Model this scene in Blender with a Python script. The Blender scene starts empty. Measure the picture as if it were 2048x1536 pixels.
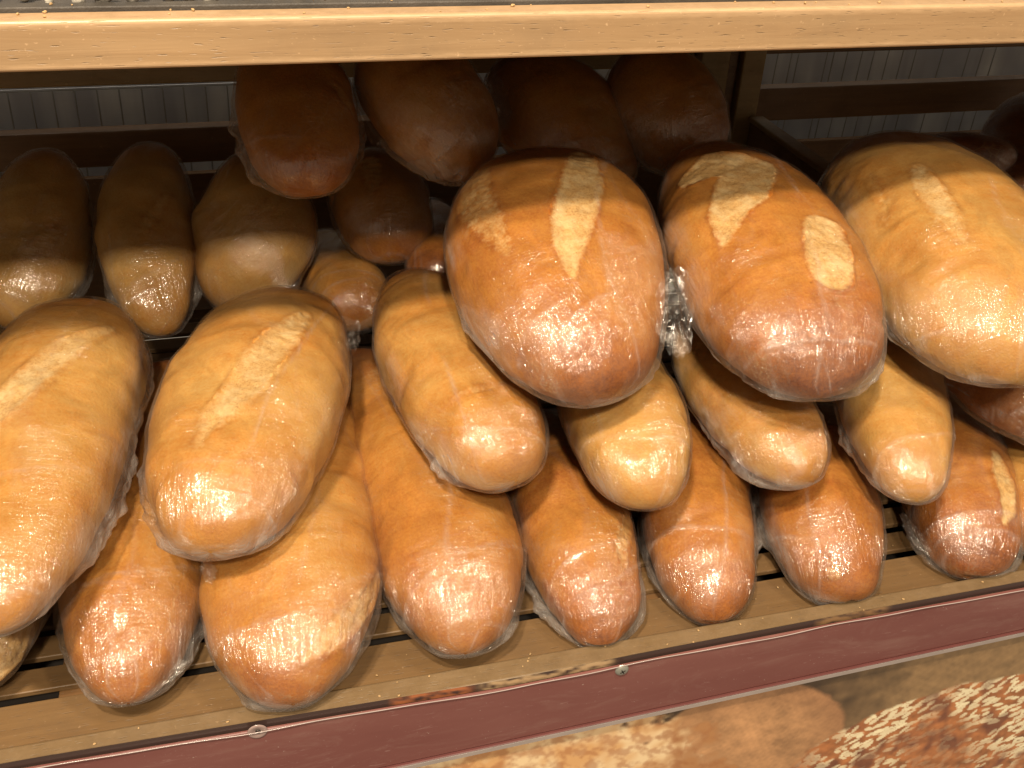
import bpy, math, random
import numpy as np
from mathutils import Matrix, Vector

scene = bpy.context.scene
col = scene.collection
R = math.radians

# ------------------------------------------------------------------ camera
cam_d = bpy.data.cameras.new('camera'); cam = bpy.data.objects.new('camera', cam_d); col.objects.link(cam)
cam_d.sensor_width = 36.0; cam_d.lens = 2010/2048*36; cam_d.clip_start = .02; cam_d.clip_end = 50
cam.matrix_world = Matrix(((0.96596623, 0.10453059, -0.2366064, 0.0),
                           (-0.25524725, 0.53346675, -0.80638829, -0.5),
                           (0.04192941, 0.83933699, 0.54199201, 0.585),
                           (0, 0, 0, 1)))
scene.camera = cam

# ------------------------------------------------------------------ world and lamps
w = bpy.data.worlds.new('World'); scene.world = w; w.use_nodes = True
bg = w.node_tree.nodes['Background']; bg.inputs[0].default_value = (1.0, .82, .60, 1); bg.inputs[1].default_value = .27

def lamp(name, loc, target, size, power, color, sy=None):
    d = bpy.data.lights.new(name, 'AREA'); d.size = size; d.energy = power; d.color = color
    if sy: d.shape = 'RECTANGLE'; d.size_y = sy
    o = bpy.data.objects.new(name, d); col.objects.link(o); o.location = loc
    o.rotation_euler = (Vector(target)-Vector(loc)).to_track_quat('-Z', 'Y').to_euler()
    return o
lamp('ceiling_lamp', (-.45, -.84, 2.10), (.2, .15, .1), .13, 66, (1, .83, .62), .13)
lamp('ceiling_lamp', (.95, -.72, 2.30), (.2, .15, .1), .10, 19, (1, .82, .60), .10)
lamp('ceiling_lamp', (-.20, -2.1, 2.35), (.2, .25, .1), .16, 76, (1, .84, .64), .16)

scene.view_settings.view_transform = 'Standard'; scene.view_settings.look = 'None'
scene.view_settings.exposure = 0; scene.view_settings.gamma = 1
cy = scene.cycles
cy.use_denoising = True
cy.max_bounces = 8; cy.transparent_max_bounces = 24; cy.sample_clamp_indirect = 4; cy.diffuse_bounces = 3
cy.caustics_reflective = False; cy.caustics_refractive = False

# ------------------------------------------------------------------ helpers
def tag(o, label=None, cat=None, group=None, kind=None):
    if label: o['label'] = label
    if cat: o['category'] = cat
    if group: o['group'] = group
    if kind: o['kind'] = kind
    return o
def empty(name, loc=(0, 0, 0)):
    o = bpy.data.objects.new(name, None); o.location = loc; o.empty_display_size = .02; col.objects.link(o); return o
def link(name, me, mat, parent=None, loc=None):
    if mat and not me.materials: me.materials.append(mat)
    o = bpy.data.objects.new(name, me); col.objects.link(o)
    if parent:
        o.parent = parent; o.location = -Vector(parent.location) if loc is None else loc   # vertices are in scene coordinates
        p = parent.parent
        if p is not None: o.location = (0, 0, 0)
    return o
def mesh_np(name, V, F, smooth=True):
    me = bpy.data.meshes.new(name)
    V = np.ascontiguousarray(V, dtype=np.float32); F = np.ascontiguousarray(F, dtype=np.int32)
    n = F.shape[1]
    me.vertices.add(len(V)); me.vertices.foreach_set('co', V.ravel())
    me.loops.add(F.size); me.loops.foreach_set('vertex_index', F.ravel())
    me.polygons.add(len(F)); me.polygons.foreach_set('loop_start', np.arange(0, F.size, n, dtype=np.int32))
    me.update(calc_edges=True); me.validate()
    me.polygons.foreach_set('use_smooth', np.full(len(me.polygons), smooth)); me.update()
    return me
def attr(me, name, data):
    a = me.attributes.new(name, 'FLOAT_COLOR', 'POINT')
    d = np.ones((len(me.vertices), 4), np.float32); d[:, :data.shape[1]] = data
    a.data.foreach_set('color', d.ravel())
def grid_faces(n, m, wrap=False):
    i = np.arange(n-1)[:, None]; j = np.arange(m if wrap else m-1)[None]
    a = i*m+j; b = i*m+(j+1) % m; c = (i+1)*m+(j+1) % m; d = (i+1)*m+j
    return np.stack([a+0*b, d+0*c, c, b+0*a], -1).reshape(-1, 4)
def box(name, x0, x1, y0, y1, z0, z1, mat, parent=None, bev=.0015, seg=3, wob=0.):
    import bmesh
    bm = bmesh.new(); bmesh.ops.create_cube(bm, size=1)
    for v in bm.verts:
        v.co = Vector(((x0+x1)/2+v.co.x*(x1-x0), (y0+y1)/2+v.co.y*(y1-y0), (z0+z1)/2+v.co.z*(z1-z0)))
    if bev: bmesh.ops.bevel(bm, geom=list(bm.edges), offset=bev, segments=seg, profile=.5, affect='EDGES')
    me = bpy.data.meshes.new(name); bm.to_mesh(me); bm.free()
    for p in me.polygons: p.use_smooth = False
    return link(name, me, mat, parent)
def tube(name, pts, r, mat, parent=None, n=8):
    P = np.asarray(pts, float); T = np.gradient(P, axis=0); T /= np.linalg.norm(T, axis=1)[:, None]
    ref = np.array([0, 1., 0]) if abs(T[0, 1]) < .9 else np.array([1., 0, 0])
    A = np.cross(T, ref); A /= np.linalg.norm(A, axis=1)[:, None]; B = np.cross(T, A)
    ph = np.linspace(0, 2*np.pi, n, endpoint=False)
    V = P[:, None]+r*(A[:, None]*np.cos(ph)[None, :, None]+B[:, None]*np.sin(ph)[None, :, None])
    return link(name, mesh_np(name, V.reshape(-1, 3), grid_faces(len(P), n, True)), mat, parent)

# ------------------------------------------------------------------ node materials
class NT_:
    def __init__(s, name):
        s.m = bpy.data.materials.new(name); s.m.use_nodes = True; s.t = s.m.node_tree; s.t.nodes.clear()
        s.out = s.t.nodes.new('ShaderNodeOutputMaterial')
    def n(s, typ, **kw):
        nd = s.t.nodes.new('ShaderNode'+typ)
        for k, v in kw.items():
            if k.startswith('i_'):
                k = k[2:]; k = int(k) if k.isdigit() else k.replace('_', ' ')
                if isinstance(v, bpy.types.NodeSocket): s.t.links.new(v, nd.inputs[k])
                else: nd.inputs[k].default_value = v
            else: setattr(nd, k, v)
        return nd
    def math(s, op, a, b=0., clamp=False):
        nd = s.n('Math', operation=op, use_clamp=clamp, i_0=a, i_1=b); return nd.outputs[0]
    def ramp(s, fac, stops, interp='LINEAR'):
        nd = s.n('ValToRGB', i_Fac=fac); cr = nd.color_ramp; cr.interpolation = interp
        while len(cr.elements) < len(stops): cr.elements.new(.5)
        for e, (p, c) in zip(cr.elements, stops):
            e.position = p; e.color = (*c, 1) if len(c) == 3 else (c[0], c[0], c[0], 1)
        return nd.outputs[0]
    def mix(s, fac, a, b, mode='MIX'):
        nd = s.t.nodes.new('ShaderNodeMix'); nd.data_type = 'RGBA'; nd.blend_type = mode; nd.clamp_factor = True
        for i, v in ((0, fac), (6, a), (7, b)):
            if isinstance(v, bpy.types.NodeSocket): s.t.links.new(v, nd.inputs[i])
            else: nd.inputs[i].default_value = (*v, 1) if isinstance(v, tuple) and len(v) == 3 else v
        return nd.outputs[2]
    def noise(s, vec, scale, detail=3, rough=.55, dist=0.):
        return s.n('TexNoise', i_Vector=vec, i_Scale=scale, i_Detail=detail, i_Roughness=rough, i_Distortion=dist).outputs[0]
    def mapv(s, vec, sc, rot=(0, 0, 0), loc=(0, 0, 0)):
        return s.n('Mapping', i_Vector=vec, i_Scale=sc, i_Rotation=rot, i_Location=loc).outputs[0]
    def done(s, shader):
        s.t.links.new(shader, s.out.inputs[0]); return s.m

def wood(name, base, dark, fleck=.5, rough=.5, stain=.0, seed=0., scale=1., wear=None):
    s = NT_(name); P = s.n('NewGeometry').outputs['Position']
    P = s.mapv(P, (1, 1, 1), loc=(seed, seed*.7, seed*.3))
    g = s.noise(s.mapv(P, (5*scale, 90*scale, 90*scale)), 1.4, 5, .6, .4)
    c = s.mix(s.ramp(g, [(.3, (0,)), (.72, (1,))]), base, dark)
    big = s.noise(s.mapv(P, (4, 14, 14)), 1.5, 3)
    c = s.mix(s.math('MULTIPLY', s.ramp(big, [(.38, (0,)), (.75, (1,))]), .45), c, tuple(x*.62 for x in base))
    fl = s.noise(s.mapv(P, (90, 900, 900)), 1.0, 1, .4)
    fm = s.ramp(fl, [(.66, (0,)), (.74, (1,))])
    c = s.mix(s.math('MULTIPLY', fm, fleck), c, tuple(x*.28 for x in base))
    st = s.noise(P, 23, 5, .65)
    c = s.mix(s.math('MULTIPLY', s.ramp(st, [(.52, (0,)), (.75, (1,))]), stain), c, tuple(x*.4 for x in base))
    sp = s.noise(P, 260, 2, .5)
    c = s.mix(s.math('MULTIPLY', s.ramp(sp, [(.70, (0,)), (.76, (1,))]), .5), c, tuple(min(1, x*1.5+.05) for x in base))
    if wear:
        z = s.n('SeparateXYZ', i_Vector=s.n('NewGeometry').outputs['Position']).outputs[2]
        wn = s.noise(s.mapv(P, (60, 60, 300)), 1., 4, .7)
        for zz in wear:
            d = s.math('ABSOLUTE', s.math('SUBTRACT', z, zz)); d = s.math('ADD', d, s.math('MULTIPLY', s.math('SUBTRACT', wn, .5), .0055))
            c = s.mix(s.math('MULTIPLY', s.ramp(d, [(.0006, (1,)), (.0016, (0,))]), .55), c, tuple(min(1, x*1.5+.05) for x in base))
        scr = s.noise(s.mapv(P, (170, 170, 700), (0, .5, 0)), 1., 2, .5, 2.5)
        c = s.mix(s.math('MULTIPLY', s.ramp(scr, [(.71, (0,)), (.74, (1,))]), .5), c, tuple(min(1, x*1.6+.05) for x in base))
    b = s.n('Bump', i_Strength=.5, i_Distance=.0006, i_Height=s.math('ADD', g, s.math('MULTIPLY', fm, -.8)))
    rr = s.ramp(st, [(.3, (rough-.12,)), (.7, (rough+.12,))])
    p = s.n('BsdfPrincipled', i_Base_Color=c, i_Roughness=rr, i_Normal=b.outputs[0])
    return s.done(p.outputs[0])

def plain(name, base, rough=.5, metal=0., bump=0., bscale=200, var=.15):
    s = NT_(name); P = s.n('NewGeometry').outputs['Position']
    n = s.noise(P, 30, 4)
    c = s.mix(s.ramp(n, [(.35, (0,)), (.7, (1,))]), base, tuple(x*(1-var) for x in base))
    p = s.n('BsdfPrincipled', i_Base_Color=c, i_Roughness=rough, i_Metallic=metal)
    if bump:
        b = s.n('Bump', i_Strength=bump, i_Distance=.0005, i_Height=s.noise(P, bscale, 3)); s.t.links.new(b.outputs[0], p.inputs['Normal'])
    return s.done(p.outputs[0])

def vcol(name, rough=.5, gloss_coat=0.):
    s = NT_(name); a = s.n('Attribute', attribute_name='tone')
    p = s.n('BsdfPrincipled', i_Base_Color=a.outputs[0], i_Roughness=rough)
    p.inputs['Coat Weight'].default_value = gloss_coat; p.inputs['Coat Roughness'].default_value = .12
    return s.done(p.outputs[0])

# crust: colour comes from the baked tone (0 pale .. 1 dark), the score (bare crumb) mask and fine mottling
def crust_mat():
    s = NT_('bread_crust'); a = s.n('Attribute', attribute_name='tone'); sep = s.n('SeparateColor', i_Color=a.outputs[0])
    tone, score, rnd = sep.outputs[0], sep.outputs[1], sep.outputs[2]
    P = s.n('TexCoord').outputs['Object']
    O2 = s.mapv(s.n('UVMap', uv_map='UVMap').outputs[0], (150, 28, 1), (0, 0, .12))
    m1 = s.noise(P, 55, 4, .6, .6); m2 = s.noise(P, 420, 3, .6); m3 = s.noise(P, 1500, 2, .6)
    f = s.math('ADD', tone, s.math('MULTIPLY', s.math('SUBTRACT', m1, .5), .15))
    f = s.math('ADD', f, s.math('MULTIPLY', s.math('SUBTRACT', m2, .5), .30))
    f = s.math('ADD', f, s.math('MULTIPLY', s.math('SUBTRACT', m3, .5), .20), clamp=True)
    f = s.math('ADD', f, s.math('MULTIPLY', s.math('SUBTRACT', s.noise(O2, 1., 4, .6, .8), .5), .15), clamp=True)
    c = s.ramp(f, [(0., (.60, .40, .16)), (.20, (.55, .31, .088)), (.40, (.48, .205, .038)), (.60, (.34, .110, .018)), (.80, (.155, .040, .009)), (1., (.055, .014, .005))])
    fl = s.math('MULTIPLY', s.ramp(s.noise(P, 18, 5, .7, .5), [(.52, (0,)), (.72, (1,))]), s.ramp(m2, [(.45, (0,)), (.65, (.55,))]))
    c = s.mix(fl, c, (.66, .46, .24))
    vc = s.n('TexVoronoi', i_Vector=s.mix(.012, P, s.n('TexNoise', i_Vector=P, i_Scale=60.).outputs[1]), i_Scale=46.); vc.feature = 'DISTANCE_TO_EDGE'
    crk = s.math('MULTIPLY', s.ramp(vc.outputs['Distance'], [(.0, (1,)), (.045, (0,))]), s.ramp(s.noise(P, 14, 3), [(.5, (0,)), (.65, (.6,))]))
    c = s.mix(crk, c, s.mix(.5, c, (.62, .38, .16)))
    pore = s.ramp(s.noise(P, 700, 2, .5), [(.70, (0,)), (.77, (.5,))]); c = s.mix(pore, c, (.12, .035, .01))
    crumb = s.mix(s.ramp(s.noise(P, 330, 4, .7), [(.3, (0,)), (.75, (1,))]), (.68, .44, .17), (.50, .27, .085))
    crumb = s.mix(s.ramp(s.noise(P, 650, 3, .7), [(.52, (0,)), (.68, (.75,))]), crumb, (.34, .15, .04))
    crumb = s.mix(s.ramp(s.noise(P, 70, 4, .6), [(.45, (0,)), (.65, (.6,))]), crumb, (.76, .58, .30))
    tear = s.noise(P, 240, 4, .65)
    score = s.ramp(s.math('ADD', score, s.math('MULTIPLY', s.math('SUBTRACT', tear, .5), 1.2)), [(.2, (0,)), (.85, (1,))])
    rim = s.ramp(s.math('ABSOLUTE', s.math('SUBTRACT', sep.outputs[1], .2)), [(.0, (.35,)), (.2, (0,))])
    c = s.mix(s.math('MULTIPLY', rim, s.ramp(m1, [(.4, (0,)), (.65, (1,))])), c, (.20, .055, .012))
    c = s.mix(score, c, crumb)
    vor = s.n('TexVoronoi', i_Vector=P, i_Scale=430); vor.feature = 'F1'
    blis = s.ramp(vor.outputs['Distance'], [(.0, (1,)), (.55, (0,))])
    h = s.math('ADD', s.math('MULTIPLY', m2, .9), s.math('MULTIPLY', blis, .25)); h = s.math('ADD', h, s.math('MULTIPLY', m3, .35))
    h = s.math('ADD', h, s.math('MULTIPLY', s.math('MULTIPLY', s.noise(P, 600, 4, .75), score), 1.6))
    b = s.n('Bump', i_Strength=.7, i_Distance=.0006, i_Height=h)
    rr = s.math('ADD', s.math('MULTIPLY', score, .3), .42)
    p = s.n('BsdfPrincipled', i_Base_Color=c, i_Roughness=rr, i_Normal=b.outputs[0])
    p.inputs['Specular IOR Level'].default_value = .35
    return s.done(p.outputs[0])

# cling film: clear, thin, finely creased; clouded where it lies in several layers (haze attribute)
def film_mat(name='cling_film', clump=0.):
    s = NT_(name); a = s.n('Attribute', attribute_name='film'); sep = s.n('SeparateColor', i_Color=a.outputs[0])
    haze, fold, rnd = sep.outputs[0], sep.outputs[1], sep.outputs[2]
    uv = s.n('UVMap', uv_map='UVMap').outputs[0]
    O = s.n('TexCoord').outputs['Object']
    warp = s.noise(O, 30, 2)
    st1 = s.noise(s.mapv(uv, (40, 330, 1), (0, 0, .25)), 1., 3, .6, 1.2)       # creases run along the loaf
    st2 = s.noise(s.mapv(uv, (380, 60, 1), (0, 0, -.5)), 1., 2, .6, 1.0)
    n3 = s.noise(O, 300, 3, .6, .6)
    r1 = s.math('ABSOLUTE', s.math('SUBTRACT', st1, .5)); r1 = s.ramp(r1, [(0, (1,)), (.10, (0,))])
    sel = s.ramp(s.noise(O, 16, 3, .5), [(.42, (0,)), (.6, (1,))])                # patches: one crease family or the other
    h = s.math('ADD', s.math('MULTIPLY', s.mix(sel, st1, st2), 1.3), s.math('MULTIPLY', n3, .5))
    h = s.math('ADD', h, s.math('MULTIPLY', r1, .25))
    patch = s.ramp(s.noise(O, 26, 3, .6, .8), [(.36, (.5,)), (.56, (1,))])
    bs = s.n('Bump', i_Distance=.0014 if not clump else .0009, i_Height=h); s.t.links.new(s.math('MULTIPLY', patch, .85), bs.inputs['Strength'])
    nrm = bs.outputs[0]
    fc = s.n('LayerWeight', i_Blend=.5).outputs['Facing']
    fr = s.math('MINIMUM', s.math('ADD', s.math('MULTIPLY', s.math('POWER', fc, 4.), .5), .14), .40)
    gl = s.n('BsdfGlossy', i_Color=(1, .98, .95, 1), i_Roughness=.10, i_Normal=nrm).outputs[0]
    gl2 = s.n('BsdfGlossy', i_Color=(1, .98, .95, 1), i_Roughness=.25, i_Normal=nrm).outputs[0]
    glm = s.n('MixShader', i_Fac=.24, i_1=gl, i_2=gl2).outputs[0]
    tr = s.n('BsdfTransparent', i_Color=(.97, .965, .955, 1)).outputs[0]
    m1 = s.n('MixShader', i_Fac=s.math('MULTIPLY', s.math('MULTIPLY', fr, 1.-.5*clump), s.ramp(s.noise(O, 21, 4, .6, 1.2), [(.40, (.45,)), (.47, (.85,)), (.60, (.9,)), (.63, (1.,))])), i_1=tr, i_2=glm).outputs[0]
    df = s.n('BsdfDiffuse', i_Color=(.80, .76, .72, 1), i_Normal=nrm).outputs[0]
    tl = s.n('BsdfTranslucent', i_Color=(.80, .76, .72, 1), i_Normal=nrm).outputs[0]
    cl = s.n('MixShader', i_Fac=.4, i_1=df, i_2=tl).outputs[0]
    hz = s.math('MULTIPLY', haze, s.ramp(s.noise(s.mapv(uv, (25, 90, 1)), 1., 4, .65, .8), [(.35, (.25,)), (.68, (1,))]))
    hz = s.math('ADD', hz, s.math('MULTIPLY', s.ramp(st1, [(.60, (0,)), (.72, (1,))]), clump*.06), clamp=True)
    m2 = s.n('MixShader', i_Fac=hz, i_1=m1, i_2=cl).outputs[0]
    return s.done(m2)

# ---------------------------------------------------------------- loaf surface
def fbm(P, seed, freq, octs=3, n=10, gain=.5):
    """smooth pseudo noise: sums of randomly directed sines, about -1..1"""
    r = np.random.default_rng(seed); out = np.zeros(P.shape[:-1]); a = 1.; tot = 0.
    for o in range(octs):
        k = r.normal(size=(n, 3)); k /= np.linalg.norm(k, axis=1)[:, None]
        k *= (freq*2**o*2*np.pi*r.uniform(.6, 1.4, n))[:, None]
        ph = r.uniform(0, 6.28, n)
        out += a*np.sin(P@k.T+ph).sum(-1)/math.sqrt(n); tot += a; a *= gain
    return out/tot

def hermite(ts, ys, t):
    """smooth monotone-ish interpolation through control values"""
    ts = np.asarray(ts, float); ys = np.asarray(ys, float)
    h = np.diff(ts); d = np.diff(ys)/h
    m = np.empty_like(ys); m[0] = d[0]; m[-1] = d[-1]
    for i in range(1, len(ts)-1):
        m[i] = 0 if d[i-1]*d[i] <= 0 else 2*d[i-1]*d[i]/(d[i-1]+d[i])
    i = np.clip(np.searchsorted(ts, t)-1, 0, len(h)-1)
    s = (t-ts[i])/h[i]; s2 = s*s; s3 = s2*s
    return ((2*s3-3*s2+1)*ys[i]+(s3-2*s2+s)*h[i]*m[i]+(-2*s3+3*s2)*ys[i+1]+(s3-s2)*h[i]*m[i+1])

def cubic(ts, ys, t):
    ts = np.asarray(ts, float); ys = np.asarray(ys, float)
    m = np.gradient(ys, ts); h = np.diff(ts)
    i = np.clip(np.searchsorted(ts, t)-1, 0, len(h)-1)
    s = (t-ts[i])/h[i]; s2 = s*s; s3 = s2*s
    return ((2*s3-3*s2+1)*ys[i]+(s3-2*s2+s)*h[i]*m[i]+(-2*s3+3*s2)*ys[i+1]+(s3-s2)*h[i]*m[i+1])

def loaf_frame(st, hu, hd, NT, roll=0.):
    """st: back tip (3), front tip (3), full width, sideways bend, widest place, fullness front and back, nose drop"""
    A, B = np.array(st[0:3]), np.array(st[3:6]); wm, bend, tm, pf, pb, nd = st[6:12]
    t = .5-.5*np.cos(np.linspace(0, np.pi, NT)); t = .82*t+.18*np.linspace(0, 1, NT)
    s = np.where(t > tm, (t-tm)/(1-tm), (tm-t)/tm); p = np.where(t > tm, pf, pb)
    W = wm*np.maximum(1-s**p, 0)**.47
    ax = B-A; lat = np.cross(ax, [0, 0, 1.]); lat /= np.linalg.norm(lat)+1e-9
    C = A+t[:, None]*ax+(4*t*(1-t)*bend)[:, None]*lat
    C[:, 2] -= nd*np.clip((t-.55)/.45, 0, 1)**2
    T = np.gradient(C, t, axis=0); T /= np.linalg.norm(T, axis=1)[:, None]
    U = np.array([0, 0, 1.])-T*T[:, 2:3]; U /= np.linalg.norm(U, axis=1)[:, None]
    S = np.cross(T, U)
    cr, sr = math.cos(roll), math.sin(roll)
    S, U = S*cr+U*sr, U*cr-S*sr
    return t, C, W, T, U, S, np.linalg.norm(ax)

def loaf_rings(st, hu, hd, NT=140, NR=128, roll=0., grow=0.):
    t, C, W, T, U, S, Ln = loaf_frame(st, hu, hd, NT, roll)
    ph = np.linspace(0, 2*np.pi, NR, endpoint=False)
    c, s = np.cos(ph), np.sin(ph); e = 2/2.25
    cx = np.sign(c)*abs(c)**e; sy = np.sign(s)*abs(s)**e
    sy = np.where(s > 0, sy*hu, sy*hd)
    R = W/2+grow
    G = C[:, None]+S[:, None]*(R[:, None]*cx)[..., None]+U[:, None]*(R[:, None]*sy)[..., None]
    if grow:
        G += T[:, None]*(grow*(2*t-1))[:, None, None]
    return t, ph, G, R, Ln

# ------------------------------------------------------------------ materials
M_CRUST = crust_mat(); M_FILM = film_mat(); M_CLUMP = film_mat('bunched_film', 1.)
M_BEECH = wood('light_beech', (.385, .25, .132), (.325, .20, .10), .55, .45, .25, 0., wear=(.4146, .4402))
M_SLAT = wood('slat_beech', (.19, .112, .047), (.145, .082, .034), .35, .5, .35, 3.)
M_LIP = wood('stained_beech_lip', (.155, .098, .042), (.115, .07, .03), .35, .45, .4, 7., wear=(-.0015,))
M_DARKW = wood('brown_beech', (.20, .105, .04), (.13, .065, .025), .35, .5, .3, 11.)
M_STILE = wood('ochre_beech', (.34, .22, .09), (.25, .16, .06), .3, .5, .3, 15.)
M_UNDER = plain('dark_tray_bottom', (.030, .024, .020), .7)
M_STEEL = plain('wire_steel', (.42, .44, .47), .35, .8)
M_ZINC = plain('zinc_screw', (.50, .50, .44), .38, .7, .3, 900)
M_GREY = plain('grey_edging', (.34, .29, .27), .4)
M_TRAYM = plain('blackened_tray', (.075, .065, .055), .55, 0., .6, 700, .5)

X0, X1 = -1.0, 1.7
FZ = -.012                                                     # top of the tray slats
# ------------------------------------------------------------------ lower tray
tray = tag(empty('bread_tray', (.2, .3, -.03)), 'slatted beech display tray with raised front lip carrying all the wrapped loaves', 'display tray')
rng = random.Random(4)
y = .0022
k = 0
while y < .60:
    wd = .0463 if k == 0 else .0220
    box('slat', X0, X1, y, y+wd-.0, FZ-.0055, FZ+rng.uniform(-.0004, .0004), M_SLAT, tray, .0012)
    y += wd+.0098; k += 1
box('front_lip', X0, X1, -.0175, .0013, -.060, 0., M_LIP, tray, .0022, 4)
box('tray_bottom', X0, X1, .0022, .61, -.062, -.056, M_UNDER, tray, 0)
for xx in (-.62, -.17, .28, .73, 1.18):
    box('cross_batten', xx, xx+.03, .006, .60, -.055, FZ-.0057, M_DARKW, tray, .001)
dv = tag(empty('tray_divider', (.62, .50, 0)), 'dark brown wooden partition running back from the right hand loaves to the rear frame', 'divider')
box('divider_board', .612, .626, .375, .600, FZ+.002, .196, M_DARKW, dv, .002)
box('divider_cap', .609, .629, .372, .600, .1965, .203, M_STILE, dv, .002)

# ------------------------------------------------------------------ label rail, screws, poster
rail = tag(empty('label_rail', (.2, -.022, -.04)), 'maroon price label strip under clear plastic screwed along the front edge of the tray', 'label rail')
def strip_mesh(name, topf, botf, y0, y1, mat, parent, n=160, rnd=.0006):
    xs = np.linspace(X0, X1, n); V = []
    for x in xs:
        t, b = topf(x), botf(x)
        V += [(x, y1, t), (x, y0+rnd, t), (x, y0, t-rnd), (x, y0, b+rnd), (x, y0+rnd, b), (x, y1, b)]
    me = mesh_np(name, np.array(V), grid_faces(n, 6, True)[:, ::-1], False)
    return link(name, me, mat, parent)
top = lambda x: float(np.interp(x, (-.4, -.169, .033, .151, .279, .43, .593, 1.), (.006, .0055, .0012, -.0012, .0022, .0044, .0055, .006)))
bot = lambda x: -.0700+(x-.15)*.031
wob = lambda x: .0006*math.sin(x*31)+.0004*math.sin(x*77+1)
# maroon paper strip
def maroon():
    s = NT_('maroon_label_paper'); P = s.n('NewGeometry').outputs['Position']
    n = s.noise(s.mapv(P, (3, 8, 14)), 1.6, 4); n2 = s.noise(P, 420, 2)
    c = s.mix(s.ramp(n, [(.3, (0,)), (.7, (1,))]), (.155, .052, .046), (.20, .080, .070))
    c = s.mix(s.math('MULTIPLY', s.ramp(n2, [(.73, (0,)), (.78, (1,))]), .6), c, (.5, .4, .36))
    sc_ = s.noise(s.mapv(P, (40, 300, 300)), 1., 3, .7, 2.); c = s.mix(s.math('MULTIPLY', s.ramp(sc_, [(.64, (0,)), (.7, (1,))]), .18), c, (.5, .36, .33))
    sm = s.noise(s.mapv(P, (9, 30, 30)), 1., 5, .75, 1.); c = s.mix(s.math('MULTIPLY', s.ramp(sm, [(.5, (0,)), (.7, (1,))]), .3), c, (.30, .19, .16))
    b = s.n('Bump', i_Strength=.25, i_Distance=.0008, i_Height=s.noise(P, 34, 3))
    p = s.n('BsdfPrincipled', i_Base_Color=c, i_Roughness=.34, i_Normal=b.outputs[0])
    return s.done(p.outputs[0])
strip_mesh('label_strip', lambda x: top(x)-.003, lambda x: bot(x)+.0065, -.0225, -.0207, maroon(), rail)
strip_mesh('lower_ridge', lambda x: bot(x)+.0058, lambda x: bot(x)+.0045, -.0245, -.0185, plain('maroon_plastic', (.13, .045, .042), .4), rail)
strip_mesh('grey_edge', lambda x: bot(x)+.0040, lambda x: bot(x)-.0012, -.0240, -.0185, M_GREY, rail)
# thin printed remains showing above the maroon strip
def rem():
    n, m = 900, 8; xs = np.linspace(X0, X1, n); us = np.linspace(0, 1, m)
    XX, UU = np.meshgrid(xs, us, indexing='ij'); zt = np.array([top(x)+.0030 for x in xs])[:, None]
    Z = zt-UU*.0072
    V = np.stack([XX, np.full_like(XX, -.0190)-.0003*UU, Z], -1).reshape(-1, 3)
    q = V*np.array([1, 0, 2.]); f1 = fbm(q, 3, 7, 3); f2 = fbm(q, 9, 90, 3)
    c = np.tile(np.array([.050, .030, .026]), (len(V), 1))
    x = V[:, 0]
    for a, b_, cc in ((.06, .125, (.38, .13, .05)), (.125, .235, (.45, .31, .17)), (.40, .47, (.26, .15, .07))):
        mk = np.clip((x-a)/.008, 0, 1)*np.clip((b_-x)/.008, 0, 1)*np.clip(.8+f2*.9, 0, 1)*np.clip(1.2-UU.reshape(-1)*.5, 0, 1)
        c = c*(1-mk[:, None])+np.array(cc)*mk[:, None]
    me = mesh_np('printed_edge', V, grid_faces(n, m)); attr(me, 'tone', c)
    link('printed_edge', me, vcol('printed_edge_ink', .4, .3), rail)
rem()
# clear cover film edge: bright wavy line
tube('clear_cover_edge', [(x, -.0236+.0003*math.sin(x*50), top(x)-.0024+wob(x)) for x in np.linspace(X0, X1, 300)], .00036, plain('clear_plastic_edge', (.45, .38, .36), .15), rail, 6)
def screw(x, z, mat, r=.0055, hole=False):
    yb = -.0226
    ri = np.array([0, .25, .55, .8, .95, 1.]); hh = np.array([1, .97, .85, .6, .3, 0])*.0022
    if hole: hh = np.array([-.0006, -.0002, .0004, .0008, .0006, 0])
    n = 40; ph = np.linspace(0, 2*np.pi, n, endpoint=False)
    V = np.stack([x+r*ri[:, None]*np.cos(ph), np.broadcast_to(yb-hh[:, None], (6, n)), z+r*ri[:, None]*np.sin(ph)], -1)
    o = link('screw' if not hole else 'screw_hole', mesh_np('screw', V.reshape(-1, 3), grid_faces(6, n, True)), mat, rail)
    if not hole:
        for a in (0, math.pi/2):
            dx, dz = math.cos(a+.5)*r*.42, math.sin(a+.5)*r*.42; wx, wz = -math.sin(a+.5)*r*.09, math.cos(a+.5)*r*.09
            yy = yb-.00236
            me = mesh_np('screw_slot', np.array([(x-dx-wx, yy, z-dz-wz), (x+dx-wx, yy, z+dz-wz), (x+dx+wx, yy, z+dz+wz), (x-dx+wx, yy, z-dz+wz)]), np.array([[0, 1, 2, 3]]))
            link('screw_slot', me, M_UNDER, o)
    return o
screw(.2380, -.0062, M_ZINC)
hole = screw(-.0307, -.0010, plain('clouded_hole_rim', (.30, .22, .20), .2), .0068, True)
screw(-.0304, -.0010, M_UNDER, .0019, True)
screw(.82, .0, M_ZINC); screw(-.42, -.022, M_ZINC)

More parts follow.
